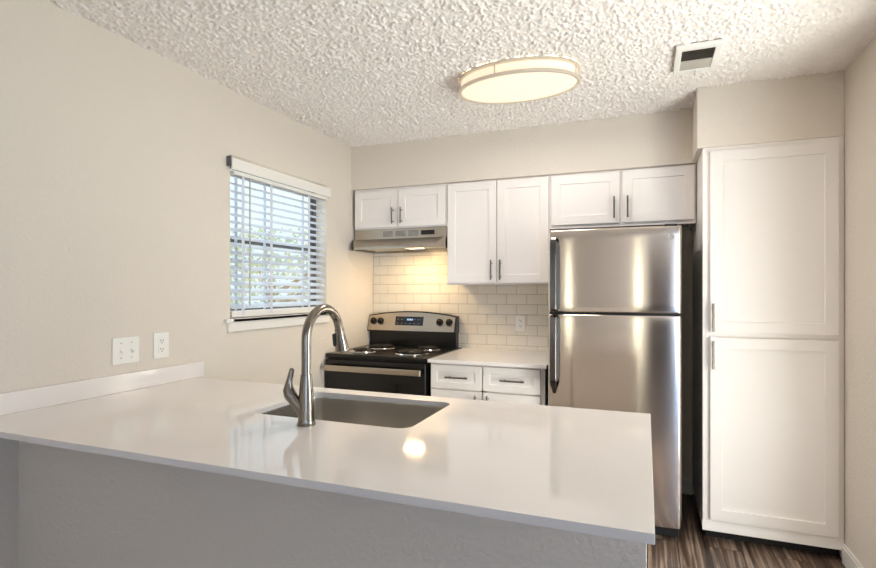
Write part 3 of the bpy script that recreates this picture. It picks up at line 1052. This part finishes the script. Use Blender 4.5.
# ------------------------------------------------------------------ ceiling light and vent
LX, LY, LA, LB = 1.490, -1.235, 0.297, 0.192
t = thing('ceiling_light', 'lit oval flush-mount ceiling light with nickel rings', 'ceiling light', (LX, LY, 2.44))
def ell(sa, z_, n=72):
    return [Vector((LX + (LA + sa) * math.cos(2 * math.pi * k / n), LY + (LB + sa) * math.sin(2 * math.pi * k / n), z_)) for k in range(n)]
b = B()
b.loft([ell(-0.004, 2.436), ell(-0.004, 2.374), ell(-0.008, 2.366), ell(-0.03, 2.360), ell(-0.08, 2.356), ell(-0.14, 2.3545)], cap0=True, cap1=True)
obj('diffuser', b, 'lens', t)
b = B()
for z_ in (2.428, 2.371):
    zz = 0.0075
    b.loft([ell(-0.005, z_ - zz), ell(0.008, z_ - zz), ell(0.008, z_ + zz), ell(-0.005, z_ + zz)], closed=True)
fr = obj('ring', b, 'ring', t)
b = B()
b.loft([ell(-0.003, 2.4362), ell(0.004, 2.4362), ell(0.004, 2.4400), ell(-0.003, 2.4400)], closed=True)
obj('halo_band', b, 'halo_glow', t)  # added glowing band, brightens the ceiling around the fixture
for a in (-103, -13, 77, 167):
    b = B()
    c_, s_ = math.cos(math.radians(a)), math.sin(math.radians(a))
    p0 = (LX + (LA + 0.003) * c_, LY + (LB + 0.003) * s_)
    b.tube([(p0[0], p0[1], 2.371), (p0[0], p0[1], 2.428)], 0.0038, 8)
    obj('ring_clip', b, 'ring', fr)
ll = bpy.data.lights.new('ceiling_light_light', 'AREA')
ll.shape = 'ELLIPSE'
ll.size, ll.size_y = 0.50, 0.32
ll.energy = 8.6
ll.color = (1.0, 0.93, 0.87)
lo_ = bpy.data.objects.new('ceiling_light_light', ll)
COL.objects.link(lo_)
lo_.location = (LX, LY, 2.352)

t = thing('air_vent', 'white ceiling air vent with dark louvres and a small lever', 'vent', (2.31, -1.135, 2.435))
vx0, vx1, vy0, vy1 = 2.218, 2.404, -1.292, -0.985
vz = 2.422
b = B()
b.box(vx0, vx1, vy0, vy0 + 0.032, vz - 0.008, vz + 0.012, 0.003).box(vx0, vx1, vy1 - 0.045, vy1, vz - 0.008, vz + 0.012, 0.003)
b.box(vx0, vx0 + 0.026, vy0 + 0.03, vy1 - 0.043, vz - 0.008, vz + 0.012, 0.003).box(vx1 - 0.026, vx1, vy0 + 0.03, vy1 - 0.043, vz - 0.008, vz + 0.012, 0.003)
obj('frame', b, 'plastic', t)
b = B().box(vx0 + 0.02, vx1 - 0.02, vy0 + 0.03, vy1 - 0.04, vz + 0.008, vz + 0.0125)
obj('duct', b, 'duct', t)
b = B()
for k in range(7):
    y = vy0 + 0.040 + k * 0.0165
    b.prism([(y, vz - 0.004), (y + 0.002, vz - 0.004), (y + 0.010, vz + 0.007), (y + 0.008, vz + 0.007)], 0, vx0 + 0.024, vx1 - 0.024)
obj('louvre', b, 'louvre', t)
b = B().box(vx0 + 0.024, vx1 - 0.024, vy0 + 0.155, vy1 - 0.043, vz - 0.004, vz - 0.001)
obj('damper', b, 'greyplate', t)
b = B().tube([(2.315, vy1 - 0.040, vz - 0.006), (2.315, vy1 - 0.030, vz - 0.022), (2.315, vy1 - 0.018, vz - 0.026)], 0.003, 8)
obj('lever', b, 'greyplate', t)

# ------------------------------------------------------------------ window blind
t = thing('window_blind', 'white horizontal slat blind lowered over the kitchen window', 'blind', (0.0, -1.15, 2.03))
b = B()
b.box(0.028, 0.040, -1.640, -0.692, 1.997, 2.058, 0.004)
b.box(0.002, 0.030, -0.704, -0.692, 1.997, 2.058, 0.002)
obj('valance', b, 'trim', t)
b = B().box(-0.056, 0.018, -1.605, -0.70, 1.978, 1.999, 0.003)
obj('headrail', b, 'trim', t)
b = B().box(0.002, 0.034, -1.6445, -1.6400, 2.014, 2.068, 0.002)
obj('bracket', b, 'bronze', t)
b = B()
NS = 18
tilt = math.radians(27)
for k in range(NS):
    zc = 1.260 + k * 0.0421
    n = 6
    top, bot = [], []
    for i in range(n + 1):
        q = -0.025 + 0.05 * i / n
        crown = 0.0022 * (1 - (q / 0.025) ** 2)
        dx, dz = q * math.cos(tilt), -q * math.sin(tilt)
        top.append((dx, dz + crown + 0.0014))
        bot.append((dx, dz + crown - 0.0014))
    prof = top + bot[::-1]
    pts = [(-0.022 + p[0], zc + p[1]) for p in prof]
    tb = bmesh.new()
    a = [tb.verts.new((p[0], -1.602, p[1])) for p in pts]
    c = [tb.verts.new((p[0], -0.703, p[1])) for p in pts]
    m_ = len(pts)
    tb.faces.new(a)
    tb.faces.new(c[::-1])
    for i in range(m_):
        tb.faces.new((a[i], c[i], c[(i + 1) % m_], a[(i + 1) % m_]))
    bmesh.ops.recalc_face_normals(tb, faces=tb.faces)
    b.merge(tb)
obj('slats', b, 'slat', t)
b = B().box(-0.048, 0.004, -1.602, -0.703, 1.199, 1.234, 0.004)
obj('bottom_rail', b, 'trim', t)
b = B()
for y in (-1.52, -1.28, -0.90):
    for x in (-0.0475, 0.0035):
        b.box(x - 0.0006, x + 0.0006, y - 0.011, y + 0.011, 1.210, 1.98)
obj('ladder_tape', b, 'slat', t)
b = B().tube([(0.012, -1.475, 1.975), (0.012, -1.475, 1.26)], 0.0045, 10)
obj('tilt_wand', b, M['greyplate'], t)


# ------------------------------------------------------------------ switches and outlets
def receptacle(t, c, axis, parentname=None):
    pass


def plate_on_left(name, label, cat, y0, y1, z0, z1):
    t = thing(name, label, cat, (0.0, (y0 + y1) / 2, (z0 + z1) / 2))
    obj('cover_plate', B().box(0.0004, 0.0065, y0, y1, z0, z1, 0.0022), 'plastic', t)
    return t


t = plate_on_left('light_switch', 'white double light switch plate on the left wall', 'light switch', -2.296, -2.170, 1.032, 1.146)
for yc in (-2.258, -2.208):
    s_ = obj('toggle', B().box(0.006, 0.0075, yc - 0.006, yc + 0.006, 1.076, 1.102), 'plastic', t)
    b = B().prism([(0.006, 1.083), (0.006, 1.095), (0.023, 1.082), (0.022, 1.074)], 1, yc - 0.0042, yc + 0.0042, 0.001)
    obj('switch_lever', b, 'plastic', s_)
for yc in (-2.258, -2.208):
    for zc in (1.057, 1.121):
        obj('screw', B().cyl((0.006, yc, zc), (0.0074, yc, zc), 0.0033, seg=12), 'greyplate', t)


def outlet_faces(t, put):
    for dz in (-0.0195, 0.0195):
        b = B()
        b.box(-0.0165, 0.0165, -0.0015, 0.0015, dz - 0.0145, dz + 0.0145, 0.0012)
        f_ = obj('receptacle', put(b), 'plastic', t)
        b = B()
        b.box(-0.0075, -0.0050, -0.0021, -0.0012, dz - 0.001, dz + 0.008).box(0.0050, 0.0075, -0.0021, -0.0012, dz - 0.001, dz + 0.008)
        b.cyl((0, -0.0021, dz - 0.0075), (0, -0.0012, dz - 0.0075), 0.0028, seg=12)
        obj('slot', put(b), 'dark', f_)


t = plate_on_left('power_outlet', 'white duplex outlet plate beside the light switch on the left wall', 'outlet', -2.096, -2.014, 1.034, 1.152)
def put_left(b):
    for v in b.bm.verts:
        x, y, z_ = v.co
        v.co = Vector((0.0072 - y, -2.055 + x, 1.093 + z_))
    return b
outlet_faces(t, put_left)

t = thing('power_outlet', 'white outlet plate on the tiled backsplash beside the fridge', 'outlet', (1.232, -0.01, 1.10))
obj('cover_plate', B().box(1.196, 1.268, -0.0155, -0.0095, 1.046, 1.160, 0.0022), 'plastic', t)
def put_back(b):
    for v in b.bm.verts:
        x, y, z_ = v.co
        v.co = Vector((1.232 + x, -0.0162 + y, 1.103 + z_))
    return b
outlet_faces(t, put_back)

# ------------------------------------------------------------------ outside the kitchen window
def tree(x, y, h, r, nl, label, seed):
    rr = random.Random(seed)
    t = thing('tree', label, 'tree', (x, y, -0.30))
    b = B()
    b.tube([(x, y, -0.30), (x + 0.05, y, h * 0.35), (x - 0.05, y + 0.05, h * 0.7)], [0.12, 0.09, 0.05], 10)
    for k in range(7):
        a = rr.uniform(0, 6.28)
        z_ = h * rr.uniform(0.25, 0.6)
        b.tube([(x, y, z_), (x + r * 0.4 * math.cos(a), y + r * 0.4 * math.sin(a), z_ + 0.4), (x + r * 0.8 * math.cos(a), y + r * 0.8 * math.sin(a), z_ + 0.7)], [0.045, 0.03, 0.012], 7)
    obj('trunk', b, 'bark', t)
    tb = bmesh.new()
    for k in range(nl):
        while True:
            p = Vector((rr.uniform(-1, 1), rr.uniform(-1, 1), rr.uniform(-1, 1)))
            if p.length < 1:
                break
        c = Vector((x, y, h * 0.62)) + Vector((p.x * r, p.y * r, p.z * h * 0.5))
        u = Vector((rr.uniform(-1, 1), rr.uniform(-1, 1), rr.uniform(-1, 1))).normalized()
        w = u.orthogonal().normalized()
        s_ = rr.uniform(0.035, 0.07)
        tb.faces.new([tb.verts.new(c + u * s_), tb.verts.new(c + w * s_ * 0.5), tb.verts.new(c - u * s_), tb.verts.new(c - w * s_ * 0.5)])
    obj('foliage', tb, 'leaf', t)


tree(-4.4, 4.2, 2.3, 1.9, 2300, 'leafy tree outside the kitchen window, half hidden by the blind', 3)
